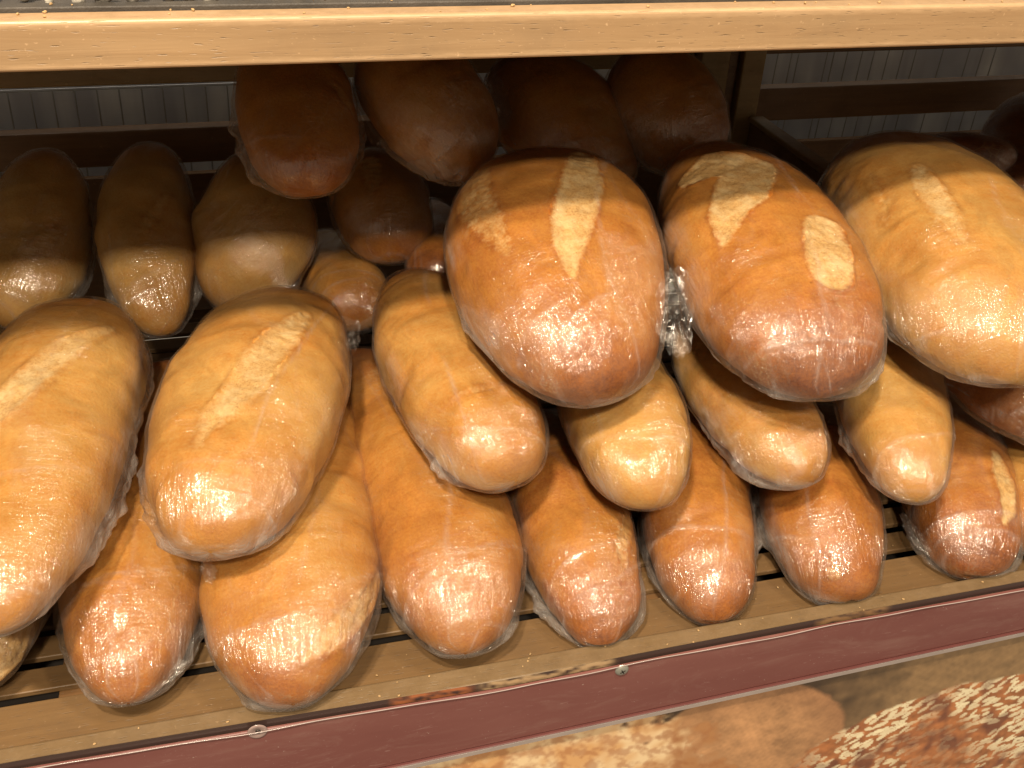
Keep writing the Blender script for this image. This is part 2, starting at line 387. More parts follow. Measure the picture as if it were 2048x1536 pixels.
def poster():
    n, m = 1100, 260; xs = np.linspace(-.5, 1.1, n); zs = np.linspace(-.055, -.40, m)
    XX, ZZ = np.meshgrid(xs, zs, indexing='ij'); P = np.stack([XX, 0*XX, ZZ], -1).reshape(-1, 3)
    x, z = P[:, 0], P[:, 2]
    f1 = fbm(P, 11, 6, 3); f2 = fbm(P, 12, 22, 3); f3 = fbm(P, 13, 70, 3); f4 = fbm(P, 14, 160, 2)
    def A(*c): return np.array(c)[None]
    c = A(.045, .026, .014)*(1+.5*f2[:, None])+A(.10, .055, .02)*np.clip(f1*.6+.25, 0, 1)[:, None]
    # soft brown table in the back right
    k = np.clip((x-.44)/.08+f2*.3, 0, 1)[:, None]; c = c*(1-k)+A(.27, .165, .075)*(1+.2*f3[:, None])*k
    def blob(cx, cz, rx, rz, ang, edge, rag=.06):
        ca, sa = math.cos(ang), math.sin(ang); dx, dz = x-cx, z-cz
        u = (dx*ca+dz*sa)/rx; v = (-dx*sa+dz*ca)/rz
        r = np.sqrt(u*u+v*v)+rag*f2+rag*.4*f3
        return np.clip((1-r)/edge, 0, 1)[:, None], u, v, r
    # brown crusted loaf, middle
    k, u, v, r = blob(.365, -.150, .105, .09, -.25, .05, .03)
    cc = A(.47, .25, .115)*(1+.22*f2+.14*f3+.08*f4)[:, None]; e2 = np.clip((r-.55)/.45, 0, 1)[:, None]; cc = cc*(1-.5*e2)+A(.20, .08, .035)*.5*e2; t3 = np.clip(f1*1.2+.3-(x[:]-.33)*7, 0, 1)[:, None]*.6; cc = cc*(1-t3)+A(.66, .38, .17)*t3; c = c*(1-k)+cc*k
    # rough golden crumb, left
    k, u, v, r = blob(.12, -.22, .24, .190, .1, .06, .10)
    t1 = np.clip(f2*1.1+.5, 0, 1)[:, None]; t2 = np.clip(f3*1.2+.35, 0, 1)[:, None]
    cc = A(.70, .40, .17)*(1-t1)+A(.85, .64, .38)*t1; cc = cc*(1-.55*t2)+A(.36, .12, .04)*.55*t2
    k2 = np.clip((x-.275)/.04-f2*1.5, 0, 1)[:, None]*.7; cc = cc*(1-k2)+A(.33, .13, .045)*k2
    c = c*(1-k)+cc*k
    # seeded loaf, right: orange crust thickly covered with pale flakes
    k, u, v, r = blob(.655, -.245, .245, .125, -.16, .025, .02)
    cc = A(.46, .17, .055)*(1+.3*f2+.25*f3)[:, None]; dk = np.clip(f2*1.4+.1, 0, 1)[:, None]; cc = cc*(1-dk*.75)+A(.085, .022, .018)*dk*.75
    rg = np.random.default_rng(5); ns = 2600
    sx = rg.uniform(.40, .98, ns); sz = rg.uniform(-.38, -.09, ns); an = .45+rg.normal(0, .35, ns)
    sa_, sb_ = rg.uniform(.0035, .0075, ns), rg.uniform(.0016, .0030, ns); sh = rg.uniform(.75, 1.1, ns)
    seed = np.zeros(len(P)); ext = np.zeros(len(P))
    G = P.reshape(n, m, 3); S2 = seed.reshape(n, m); E2 = ext.reshape(n, m)
    dxs, dzs = xs[1]-xs[0], zs[1]-zs[0]
    for i in range(ns):
        ii = int((sx[i]-xs[0])/dxs); jj = int((sz[i]-zs[0])/dzs); R_ = 7
        a0, a1, b0, b1 = max(ii-R_, 0), min(ii+R_, n), max(jj-R_, 0), min(jj+R_, m)
        if a0 >= a1 or b0 >= b1: continue
        dx = G[a0:a1, b0:b1, 0]-sx[i]; dz = G[a0:a1, b0:b1, 2]-sz[i]
        ca, sn = math.cos(an[i]), math.sin(an[i])
        rr = ((dx*ca+dz*sn)/sa_[i])**2+((-dx*sn+dz*ca)/sb_[i])**2
        mk = np.clip((1.15-rr)*3, 0, 1)
        E2[a0:a1, b0:b1] = np.where(mk > 0, np.maximum(E2[a0:a1, b0:b1]*(1-mk), mk*sh[i]), E2[a0:a1, b0:b1])
    cover = np.clip((x-.425)/.045+f2*.5, 0, 1)*np.clip(1.1-np.clip(f1*1.6+.1, 0, 1)-np.clip(f2*.9, 0, .6), .12, 1)
    sd = (np.clip(ext, 0, 1.1)*cover)[:, None]
    cc = cc*(1-np.clip(sd, 0, 1))+A(.88, .78, .52)*np.clip(sd, 0, 1.1)
    c = c*(1-k)+cc*k
    V = P.copy(); V[:, 1] = -.0175
    V = np.concatenate([V, V[[0, (n-1)*m, n*m-1, m-1]]+np.array([0, .003, 0])])
    F = grid_faces(n, m)
    me = mesh_np('bakery_poster', V[:len(P)], F); attr(me, 'tone', np.clip(c, 0, 1))
    o = link('bakery_poster', me, vcol('glossy_print', .38, .5))
    tag(o, 'printed picture of seeded and crusty bread on the panel under the maroon label strip', 'poster')
poster()
pb = box('front_panel', X0, X1, -.0165, .004, -.42, -.0625, plain('panel_board', (.25, .16, .09), .5), None, .001)
tag(pb, 'plain board panel behind the printed bread picture below the tray', 'panel')

# ------------------------------------------------------------------ upper shelf
up = tag(empty('upper_shelf', (.2, .14, .43)), 'light beech shelf with scuffed front board overhanging the bread pile', 'shelf')
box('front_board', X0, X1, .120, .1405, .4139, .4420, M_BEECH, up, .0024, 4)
box('shelf_panel', X0, X1, .1412, .66, .4150, .4300, M_DARKW, up, .001)
box('metal_edge', X0, X1, .1411, .152, .4302, .4445, M_TRAYM, up, .001)
box('baking_sheet', X0, X1, .1525, .64, .4302, .4415, M_TRAYM, up, .001)
box('back_board', X0, X1, .650, .662, .302, .4148, M_DARKW, up, .001)
box('back_board', X0, X1, .645, .655, -.06, .150, M_DARKW, tray, .001)

# ------------------------------------------------------------------ rear frame and what shows through it
fr = tag(empty('rear_frame', (.2, .62, .2)), 'brown wooden rear frame of rails and an upright behind the bread', 'frame')
box('rail', X0, .536, .62, .640, .172, .2115, M_DARKW, fr, .002)
box('rail', X0, .536, .62, .640, .2600, .3000, M_STILE, fr, .002)
box('rail', .622, X1, .62, .640, .1885, .2300, M_DARKW, fr, .002)
box('rail', .622, X1, .62, .640, .2720, .3000, M_DARKW, fr, .002)
box('upright', .538, .575, .605, .640, -.01, .4135, M_STILE, fr, .002)
box('upright', .5765, .590, .612, .640, -.01, .4135, M_DARKW, fr, .002)
box('upright', .5915, .6205, .602, .640, -.01, .4135, M_STILE, fr, .002)
# steel panel behind the frame, blurred vertical reflections painted into its colour
def panel_mat():
    s = NT_('brushed_steel_reflections'); P = s.n('NewGeometry').outputs['Position']
    v = s.noise(s.mapv(P, (16, 1, 1.2), (0, .25, 0)), 1.6, 3, .5, .3); v2 = s.noise(s.mapv(P, (7, 1, 6)), 1.5, 2)
    c = s.mix(s.ramp(v, [(.38, (0,)), (.62, (1,))]), (.50, .55, .66), (.85, .93, 1.))
    c = s.mix(s.ramp(v2, [(.4, (0,)), (.65, (1,))]), c, (.48, .54, .66))
    c = s.mix(s.math('MULTIPLY', s.noise(s.mapv(P, (20, 20, 900)), 1, 2), .12), c, (.10, .10, .12))
    p = s.n('BsdfPrincipled', i_Base_Color=c, i_Roughness=.42, i_Metallic=0.)
    return s.done(p.outputs[0])
pn = box('steel_panel', X0, X1, .760, .766, -.05, .60, panel_mat(), None, 0)
tag(pn, 'grey blue steel sheet with painted blurry reflections, seen through the rear frame openings', 'panel')
rk = tag(empty('wire_reflection', (.2, .70, .2)), 'pale wires standing in for reflections behind the rear frame at the left opening', 'wire reflection')
def rack(root, xa, xb, step, z0, z1, yy):  # added wires that stand in for blurred wire reflections behind the frame
    x = xa; r_ = random.Random(int(xa*100))
    while x < xb:
        tube('wire', [(x, yy, z0), (x+.002, yy, (z0+z1)/2), (x+.004, yy, z1)], .0009, M_STEEL, root, 6); x += step*1.6*r_.choice((1, 1.1, .9, 2.1, .5) if xa > 0 else (1, 1.03, .97))
    tube('rim', [(xa-.01, yy-.003, z1), ((xa+xb)/2, yy-.003, z1), (xb, yy-.003, z1)], .0018, M_STEEL, root, 8)
    tube('rim', [(xa-.01, yy-.003, z0+.01), ((xa+xb)/2, yy-.003, z0+.01), (xb, yy-.003, z0+.01)], .0018, M_STEEL, root, 8)
rack(rk, -.36, .05, .0145, .10, .238, .69)
rk2 = tag(empty('wire_reflection', (.8, .70, .2)), 'tall wires standing in for reflections behind the rear frame at the right opening', 'wire reflection')
rack(rk2, .64, 1.02, .0125, .08, .258, .69)

# ------------------------------------------------------------------ the loaves
TABLE = {
 'L1': {'st':[-0.22953,0.28925,0.035,-0.21557,0.0421,0.03,0.0822,-0.00812,0.54397,2.25,2.15,0.016],'hu':0.84,'hd':0.72,'roll':0,'sc':[[[[-0.1839,0.0814,0.0402,0.0215],[-0.1953,0.0567,0.0333,0.0419],[-0.2017,0.0465,0.0252,0.0208]],0.8]]},
 'L2': {'st':[-0.08491,0.39425,0.045,-0.11457,0.00956,0.03,0.11409,0.00928,0.59292,2.3119,2.89333,0.016],'hu':0.78,'hd':0.72,'roll':0},
 'L3': {'st':[0.04818,0.35222,0.045,-0.00501,-0.01969,0.034,0.13364,0.00888,0.62887,2.27266,2.15,0.016],'hu':0.72,'hd':0.72,'roll':0,'sc':[[[[0.0632,0.061,0.0426,0.0152],[0.0478,0.0285,0.0488,0.0217],[0.0222,0.0029,0.0504,0.0209],[0.0054,-0.0064,0.0473,0.0069]],0.55]]},
 'L4': {'st':[0.0822,0.39133,0.042,0.12084,-0.00103,0.034,0.12183,-0.02085,0.67583,2.25,2.15,0.016],'hu':0.8,'hd':0.72,'roll':0},
 'L5': {'st':[0.24267,0.25402,0.035,0.22896,-0.00416,0.016,0.09278,-0.00353,0.50428,2.7,2.15,0.016],'hu':0.84,'hd':0.72,'roll':0,'sc':[[[[0.2749,0.0851,0.0463,0.0124],[0.2582,0.052,0.0484,0.0143],[0.2546,0.0338,0.0418,0.0031]],0.5]]},
 'L6': {'st':[0.3987,0.25855,0.035,0.32292,0.00057,0.016,0.09623,0.0028,0.52106,2.7,2.15,0.016],'hu':0.84,'hd':0.72,'roll':0},
 'L7': {'st':[0.52582,0.20587,0.038,0.44236,-0.00401,0.018,0.10243,0.01848,0.56131,2.7,2.15,0.016],'hu':0.84,'hd':0.72,'roll':0,'sc':[[[[0.4244,0.0142,0.0375,0.004],[0.427,0.0049,0.0294,0.0161],[0.4282,0.0008,0.0237,0.0032]],0.4]]},
 'L8': {'st':[0.66317,0.24861,0.035,0.5606,0.00176,0.016,0.09998,-0.00615,0.56329,2.7,2.15,0.016],'hu':0.84,'hd':0.72,'roll':0,'sc':[[[[0.6237,0.0821,0.0617,0.0054],[0.6164,0.0576,0.0561,0.0193],[0.6023,0.0295,0.046,0.0146],[0.5932,0.0192,0.0407,0.0025]],0.9]]},
 'L9': {'st':[0.72629,0.20131,0.035,0.63828,-0.00083,0.026,0.07984,-0.00166,0.68661,2.25,2.15,0.016],'hu':0.84,'hd':0.72,'roll':0},
 'M1': {'st':[-0.14421,0.35899,0.135,-0.1838,0.00805,0.11,0.13057,0.00497,0.35,2.25,2.15699,0.01],'hu':0.72,'hd':0.72,'roll':0,'sc':[[[[-0.1169,0.2665,0.1652,0.0041],[-0.146,0.2312,0.1721,0.0194],[-0.168,0.1921,0.1697,0.0274],[-0.1851,0.1612,0.1655,0.025],[-0.2005,0.1332,0.1585,0.0207]],0.9]]},
 'M2': {'st':[0.03605,0.35301,0.13,-0.04811,0.04401,0.12,0.14376,0.00455,0.44189,2.25,2.15,0.01],'hu':0.72,'hd':0.72,'roll':0,'sc':[[[[0.0383,0.2512,0.1721,0.0067],[0.0148,0.2079,0.1756,0.0246],[-0.0134,0.1569,0.173,0.0298],[-0.0374,0.1247,0.1663,0.018],[-0.0483,0.099,0.1576,0.0035]],0.85]]},
 'M3': {'st':[0.14945,0.36326,0.135,0.17576,0.07626,0.12,0.11166,0.01007,0.55623,2.64418,2.41745,0.01],'hu':0.84,'hd':0.72,'roll':0,'sc':[[[[0.1387,0.1265,0.1581,0.0031],[0.1587,0.1294,0.1624,0.0085],[0.1777,0.1328,0.1616,0.0023]],0.4]]},
 'M4': {'st':[0.30193,0.26353,0.12,0.28021,0.04283,0.105,0.09972,0.00712,0.50838,2.25,2.15,0.01],'hu':0.84,'hd':0.72,'roll':0},
 'M5': {'st':[0.41938,0.28729,0.12,0.41384,0.04509,0.105,0.09049,0.01491,0.60756,2.25009,2.15,0.01],'hu':0.84,'hd':0.72,'roll':0},
 'M6': {'st':[0.60215,0.26883,0.12,0.48348,0.00614,0.105,0.09598,0.00622,0.41452,2.25,2.15,0.01],'hu':0.84,'hd':0.72,'roll':0},
 'M7': {'st':[0.62938,0.20562,0.12,0.6877,0.04089,0.11,0.09688,0.00852,0.59058,2.30015,2.15,0.01],'hu':0.84,'hd':0.72,'roll':0},
 'T1': {'st':[0.29254,0.33138,0.255,0.25289,0.07571,0.19,0.17693,0.03429,0.42525,2.45,2.15,0.012],'hu':0.66,'hd':0.5,'roll':0,'sc':[[[[0.2782,0.2712,0.2899,0.0211],[0.2597,0.2192,0.2856,0.032],[0.2412,0.1787,0.2744,0.0331],[0.2309,0.1519,0.2644,0.0225],[0.2262,0.126,0.2518,0.0029]],0.9],[[[0.1911,0.2821,0.2743,0.0252],[0.1778,0.2303,0.2694,0.0319],[0.1817,0.1896,0.2656,0.0231],[0.1858,0.1622,0.2594,0.0075]],0.45]]},
 'T2': {'st':[0.42968,0.34388,0.255,0.40122,0.04393,0.19,0.15873,-0.0039,0.51648,2.45,2.15,0.012],'hu':0.66,'hd':0.5,'roll':0,'sc':[[[[0.3741,0.2525,0.2726,0.0258],[0.3962,0.2543,0.2808,0.0474],[0.4235,0.2413,0.2827,0.0386],[0.3962,0.2058,0.2761,0.0434],[0.3741,0.1813,0.2657,0.0242],[0.361,0.1556,0.254,0.0047]],0.85],[[[0.4463,0.1503,0.2639,0.0336],[0.4364,0.1283,0.2585,0.0376],[0.429,0.1053,0.2499,0.0338]],0.95]]},
 'T3': {'st':[0.6212,0.35184,0.245,0.55365,0.02109,0.2,0.18035,-0.00358,0.45205,2.56157,2.15,0.012],'hu':0.66,'hd':0.5,'roll':0,'sc':[[[[0.5687,0.2155,0.2837,0.0087],[0.5574,0.1802,0.2782,0.0211],[0.5497,0.1399,0.2708,0.0179],[0.5448,0.1103,0.2625,0.0024]],0.85],[[[0.5341,0.2302,0.2715,0.0062],[0.5228,0.1892,0.2643,0.0102],[0.5122,0.1701,0.2553,0.0025]],0.35]]},
 'B1': {'st':[-0.194,0.56083,0.21,-0.23542,0.42014,0.095,0.0969,-0.01745,0.56123,2.25,2.15,0.0],'hu':0.84,'hd':0.72,'roll':0,'sc':[[[[-0.1675,0.4605,0.177,0.0048],[-0.1873,0.4394,0.1673,0.0159],[-0.2096,0.4306,0.1585,0.0093]],0.35]]},
 'B2': {'st':[-0.08182,0.55559,0.215,-0.08396,0.37722,0.095,0.09193,0.01646,0.46595,2.25,2.15,0.0],'hu':0.84,'hd':0.72,'roll':0,'sc':[[[[-0.0689,0.4749,0.1983,0.0049],[-0.0856,0.4479,0.1877,0.0143],[-0.1008,0.4298,0.176,0.0066]],0.4]]},
 'B3': {'st':[0.00166,0.51631,0.215,-0.04561,0.4285,0.1,0.12161,-0.03205,0.56733,2.25134,2.15734,0.0],'hu':0.84,'hd':0.72,'roll':0,'sc':[[[[0.0392,0.4494,0.2103,0.0049],[0.0225,0.4254,0.1986,0.0124],[0.0058,0.4161,0.1902,0.0047]],0.4]]},
 'B4': {'st':[0.07019,0.55215,0.1,0.09814,0.3859,0.085,0.08517,-0.0042,0.59692,2.67025,2.15,0.0],'hu':0.84,'hd':0.72,'roll':0},
 'B5': {'st':[0.11824,0.53229,0.2,0.13452,0.42588,0.13,0.10698,-0.00943,0.47485,2.25,2.15,0.0],'hu':0.84,'hd':0.72,'roll':0,'sc':[[[[0.1267,0.4801,0.2152,0.0203],[0.1254,0.4617,0.2066,0.0251],[0.1205,0.4465,0.1944,0.005]],0.4]]},
 'F1': {'st':[0.20307,0.58059,0.12,0.17695,0.38798,0.12,0.06805,-0.0033,0.58941,2.83266,2.33998,0.0],'hu':0.84,'hd':0.72,'roll':0},
 'U1': {'st':[0.04947,0.48436,0.33,0.05608,0.32482,0.25,0.10393,0.00064,0.44182,2.45,2.15,0.0],'hu':0.84,'hd':0.72,'roll':0,'sc':[[[[0.0869,0.3896,0.3209,0.0088],[0.0943,0.3827,0.3098,0.0176],[0.099,0.3752,0.2966,0.0044]],0.45]]},
 'U2': {'st':[0.15847,0.48,0.335,0.22243,0.36766,0.25,0.11637,0.02204,0.47877,2.45,2.15,0.0],'hu':0.84,'hd':0.72,'roll':0,'sc':[[[[0.184,0.3743,0.3242,0.0089],[0.1921,0.3688,0.3172,0.0133],[0.1939,0.3579,0.3073,0.0035]],0.35]]},
 'U3': {'st':[0.28585,0.52223,0.3,0.36579,0.38021,0.21,0.12895,0.01068,0.46158,2.45,2.15,0.0],'hu':0.84,'hd':0.72,'roll':0},
 'U4': {'st':[0.38887,0.48436,0.31,0.43046,0.36519,0.235,0.11676,-0.01162,0.43536,2.45,2.18399,0.0],'hu':0.84,'hd':0.72,'roll':0},
 'R1': {'st':[1.01845,0.56761,0.22,0.85267,0.36577,0.15,0.10377,0.02362,0.69793,2.587,2.15,0.0],'hu':0.84,'hd':0.72,'roll':0},
 'R2': {'st':[0.74808,0.46922,0.2,0.84933,0.41035,0.2,0.05201,-0.01554,0.71408,2.80482,2.15,0.0],'hu':0.84,'hd':0.72,'roll':0},
}
INFO = {
 # name: (base tone, front-end darkness, back-end darkness, pale sides, label)
 'L1': (.16, .15, .1, .3, 'pale loaf end poking out under the big loaf at the lower left corner'),
 'L2': (0.4, 0.24, .2, .12, 'golden brown loaf on the slats, leftmost whose rounded tip reaches the front slat'),
 'L3': (0.37, 0.26, .2, .15, 'broad loaf on the slats with a pale split low on its right side'),
 'L4': (0.42, 0.18, .25, .12, 'wide smooth loaf on the slats, directly under the slanting unscored golden loaf'),
 'L5': (0.49, 0.17, .2, .10, 'slim brown loaf on the slats with a small pale streak near its right edge'),
 'L6': (0.5, 0.18, .2, .10, 'brown loaf on the slats pressed against the lip just above and right of the screw'),
 'L7': (0.49, 0.2, .2, .10, 'blunt brown loaf on the slats beneath the tips of two pale loaves, no pale slash'),
 'L8': (0.5, 0.22, .2, .12, 'brown loaf on the slats with a bright pale slash on its right flank'),
 'L9': (.28, .2, .1, .2, 'barely visible golden loaf at the right edge behind the one with the pale slash'),
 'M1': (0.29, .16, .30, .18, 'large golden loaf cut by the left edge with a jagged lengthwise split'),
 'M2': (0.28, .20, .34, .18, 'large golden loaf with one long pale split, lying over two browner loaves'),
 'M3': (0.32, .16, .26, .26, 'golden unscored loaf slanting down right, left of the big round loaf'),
 'M4': (0.25, .08, .22, .2, 'pale golden loaf end sticking out right below the big round loaf'),
 'M5': (0.31, .12, .2, .2, 'slim golden loaf squeezed between the big round loaf and its scored neighbour'),
 'M6': (0.25, .08, .2, .2, 'pale golden loaf with loose film folds below the two rightmost top loaves'),
 'M7': (0.62, .12, .1, .1, 'reddish brown loaf half hidden under the biggest pale loaf at the right edge'),
 'T1': (0.47, 0.28, .15, .12, 'big round red brown loaf on top with a pale wedge score and film pouch'),
 'T2': (0.48, 0.26, .10, .12, 'big brown top loaf with a torn pale crust patch and an oval pale score'),
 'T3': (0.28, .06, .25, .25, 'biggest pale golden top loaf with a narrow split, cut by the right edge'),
 'B1': (0.18, 0.12, .2, .2, 'shaded loaf in the rear left row, cut by the left edge'),
 'B2': (0.2, 0.14, .2, .2, 'shaded upright loaf in the rear left row, second from the left edge'),
 'B3': (0.18, .14, .2, .2, 'shaded loaf in the rear row under the darkest hanging loaf, with a pale crease'),
 'B4': (0.3, .2, .2, .2, 'small shaded loaf in the gap behind the golden loaf with one long pale split'),
 'B5': (0.36, .2, .0, .2, 'shaded rounded loaf end below and between the two leftmost loaves under the shelf'),
 'F1': (.50, .2, .2, .1, 'dark sliver of a loaf in the shadow left of the big round loaf'),
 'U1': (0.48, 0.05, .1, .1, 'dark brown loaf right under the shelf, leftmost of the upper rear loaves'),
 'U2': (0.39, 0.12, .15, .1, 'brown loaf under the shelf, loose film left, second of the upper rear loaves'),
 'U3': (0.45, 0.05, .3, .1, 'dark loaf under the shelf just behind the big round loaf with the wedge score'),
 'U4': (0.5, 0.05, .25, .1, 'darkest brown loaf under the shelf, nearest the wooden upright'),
 'R1': (0.76, 0.0, .0, .0, 'darkest reddish brown shiny loaf at the right edge beyond the biggest pale loaf'),
 'R2': (0.78, 0.0, .0, .0, 'low dark brown loaf behind the biggest pale loaf, beside the taller shiny one'),
}
GROUPS = {'L': 'wrapped loaves lying on the tray slats', 'M': 'wrapped loaves of the middle layer', 'T': 'big wrapped loaves on top of the pile',
          'B': 'wrapped loaves of the rear row', 'F': 'wrapped loaves of the rear row', 'U': 'wrapped loaves stacked under the shelf', 'R': 'dark loaves of the next tray'}

def seg_dist(V, pl):
    """distance to a polyline and the local half width; also signed side"""
    pl = np.array(pl); best = np.full(len(V), 9.); hw = np.zeros(len(V)); al = np.zeros(len(V))
    n = len(pl)-1
    for i in range(n):
        a, b = pl[i, :3], pl[i+1, :3]; d = b-a; L2 = (d*d).sum()+1e-12
        t = np.clip(((V-a)@d)/L2, 0, 1); q = a+t[:, None]*d; dd = np.linalg.norm(V-q, axis=1)
        m = dd < best; best = np.where(m, dd, best); hw = np.where(m, (pl[i, 3]*(1-t)+pl[i+1, 3]*t)/2, hw); al = np.where(m, (i+t)/n, al)
    return best, hw, al

LOAF = {}
def press(V, yc, zc):
    """the loaf flattens where it is pressed against the lip and the slats"""
    k = .0035; low = V[:, 2] < .012
    k = .0015; f = np.clip((.004-V[:, 2])/.004, 0, 1); a = (V[:, 1]-yc)/k; V[:, 1] = V[:, 1]*(1-f)+f*(yc+k*np.logaddexp(0, a))
    b = (V[:, 2]-zc)/.002; V[:, 2] = zc+.002*np.logaddexp(0, b)
def make_loaf(name, idx):
    d = TABLE[name]; base, fe, be, ps, label = INFO[name]; seed = 100+idx*7
    st = np.array(d['st']); hu, hd, roll = d['hu'], d['hd'], d['roll']
    big = name[0] in 'TML'
    NT, NR = (240, 230) if big else (120, 110)
    t, ph, G, Rr, Ln = loaf_rings(st, hu, hd, NT, NR, roll)
    cen = G.mean((0, 1)); V = G.reshape(-1, 3)
    tt = np.repeat(t, NR); pp = np.tile(ph, NT)
    C = np.repeat(G.mean(1), NR, axis=0); N = V-C; N /= (np.linalg.norm(N, axis=1)[:, None]+1e-9)
    rr = np.repeat(Rr, NR)
    soft = np.clip(rr/.02, 0, 1)
    lump = fbm(V, seed, 9, 2)*.0029+fbm(V, seed+1, 28, 2)*.0006
    # shallow creases across the loaf
    q = np.stack([tt*Ln, np.zeros_like(tt), .25*rr*np.sin(pp)], 1)
    cr = fbm(q+V*.25, seed+2, 26, 2); lump -= np.clip(cr-.45, 0, 1)*.0022
    disp = lump*soft
    smask = np.zeros(len(V)); edge = np.zeros(len(V))
    for pl, a in d.get('sc', []):
        dist, hw, al = seg_dist(V, pl)
        rag = (fbm(V, seed+5, 60, 2)*.0007+fbm(V, seed+6, 26, 2)*.0012)*min(1, max(p[3] for p in pl)/.03)
        sw = .0075 if a > .7 else .013
        if name in ('M1', 'M2', 'T3'): sw = .015
        e = (hw+rag-dist); mk = np.clip(e/sw+.55, 0, 1); mk = mk*mk*(3-2*mk)*(hw > .0008)
        smask = np.maximum(smask, mk*a)
        ri = np.exp(-((dist+rag-hw)/.0028)**2)*np.clip(hw/.006, 0, 1); edge = np.maximum(edge, ri*a)
        disp += -mk*.0014*a+ri*.0019*a+mk*.0006*fbm(V, seed+44, 120, 2)
    wrapdisp = lump*.35*soft
    V2 = V+N*disp[:, None]
    if name[0] == 'L': press(V2, .0032, FZ+.0012)
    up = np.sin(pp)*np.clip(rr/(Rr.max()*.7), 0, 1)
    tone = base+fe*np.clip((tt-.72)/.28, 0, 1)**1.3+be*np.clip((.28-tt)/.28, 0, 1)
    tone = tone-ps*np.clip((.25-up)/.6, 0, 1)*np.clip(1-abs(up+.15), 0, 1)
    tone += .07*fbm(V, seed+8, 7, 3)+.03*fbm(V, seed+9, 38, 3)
    tone += .02*cr
    # the lowest part of a tip rests on the hot tray: darker
    tone += .10*edge
    tone = np.clip(tone, 0, 1)
    root = empty('bread_loaf', (float(cen[0]), float(cen[1]), float(cen[2])))
    tag(root, label, 'bread loaf', GROUPS[name[0]])
    F = grid_faces(NT, NR, True)
    # close the two tips
    caps = []
    a = np.stack([smask, edge], 1)
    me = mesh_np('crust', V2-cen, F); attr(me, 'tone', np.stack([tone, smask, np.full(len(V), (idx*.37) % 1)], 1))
    uvc = np.stack([tt*Ln+idx*.3, np.repeat(np.maximum(Rr, .02), NR)*(np.abs(((pp+np.pi/2) % (2*np.pi))-np.pi))], 1).astype(np.float32)
    ul = me.uv_layers.new(name='UVMap'); vc = np.empty(len(me.loops), np.int32); me.loops.foreach_get('vertex_index', vc); ul.data.foreach_set('uv', uvc[vc].ravel())
    crust = link('crust', me, M_CRUST, root, loc=(0, 0, 0))
    # scored openings: their own thin raised skin over the crust
    if smask.max() > .3:
        fm = smask[F].max(1) > .06
        if fm.sum() > 20:
            F3 = F[fm]; ids = np.unique(F3); mp = -np.ones(len(V), int); mp[ids] = np.arange(len(ids))
            lift = N[ids]*(.00025*np.clip(smask[ids]/.1, 0, 1))[:, None]
            me2 = mesh_np('score', V2[ids]+lift-cen, mp[F3]); attr(me2, 'tone', np.stack([tone[ids], smask[ids], np.zeros(len(ids))], 1))
            ul = me2.uv_layers.new(name='UVMap'); vc = np.empty(len(me2.loops), np.int32); me2.loops.foreach_get('vertex_index', vc); ul.data.foreach_set('uv', uvc[ids][vc].ravel())
            link('score', me2, M_CRUST, root, loc=(0, 0, 0))
    # cling film
    NTf, NRf = (200, 180) if big else (120, 110)
    t, ph, G, Rf, Ln = loaf_rings(st, hu, hd, NTf, NRf, roll, grow=.0012)
    W = G.reshape(-1, 3); tt = np.repeat(t, NRf); pp = np.tile(ph, NTf); rf = np.repeat(Rf, NRf)
    C = np.repeat(G.mean(1), NRf, axis=0); Nf = W-C; Nf /= (np.linalg.norm(Nf, axis=1)[:, None]+1e-9)
    softf = np.clip(rf/.02, 0, 1)
    lum = np.maximum(fbm(W, seed, 9, 2)*.0029, -.0022)+np.maximum(fbm(W, seed+1, 28, 2)*.0006, -.0002)
    # folds fan in towards both tips and run along the flanks
    uvv = np.stack([tt*Ln*12, rf*np.cos(pp)*55, rf*np.sin(pp)*55], 1)
    fold = fbm(uvv*.06, seed+20, 3.2, 3)
    ends = np.clip(abs(tt-.5)*2-.62, 0, 1)/.38
    side = np.clip(.35-np.sin(pp), 0, 1)
    fa = np.clip(.3+ends*.7+side*.8, 0, 1)
    # places where the film stands off the flank, and the seams where one turn of film ends on the next
    sn = np.sin(pp); band = np.exp(-((sn+.38)/.38)**2)
    puff = .0062*band*np.clip(fbm(W, seed+50, 5, 2)*1.6+.1, 0, 1)*(1+.5*fbm(W, seed+51, 45, 3))*np.clip(rf/.03, 0, 1)
    arc_ = np.repeat(np.maximum(Rf, .02), NRf)*(np.pi/2-pp); along = tt*Ln; seam = np.zeros(len(W))
    rs = np.random.default_rng(seed+77)
    for q_ in range(3):
        k1 = rs.uniform(-.5, .5); c0 = Ln*(rs.uniform(.72, .9), rs.uniform(.3, .6), rs.uniform(.8, .95))[q_]
        f_ = along-c0-k1*arc_+.004*fbm(W, seed+60+q_, 9, 2) if q_ != 1 else arc_-rs.uniform(-1, 1)*.035-.15*(along-.5*Ln)+.003*fbm(W, seed+61, 8, 2)
        gate = np.clip(fbm(W, seed+70+q_, 6, 1)*2+.6, 0, 1)
        seam = np.maximum(seam, np.exp(-(f_/.0013)**2)*gate)
    W2 = W+Nf*((lum+np.abs(fold)*.0030*fa+seam*.0008)*softf+puff)[:, None]
    if name[0] == 'L': press(W2, .0024, FZ+.0004)
    lay = np.clip((fbm(W, seed+33, 11, 3)-.05)*14, 0, 1)*.5+np.clip((fbm(W, seed+34, 17, 3)-.25)*16, 0, 1)*.5
    hz = .02+.85*np.clip(.62-np.sin(pp), 0, 1)*(.3+.7*lay)*np.clip(fbm(W, seed+30, 14, 3)+.65, 0, 1)+.07*ends*np.clip(fbm(W, seed+31, 20, 2)+.3, 0, 1)
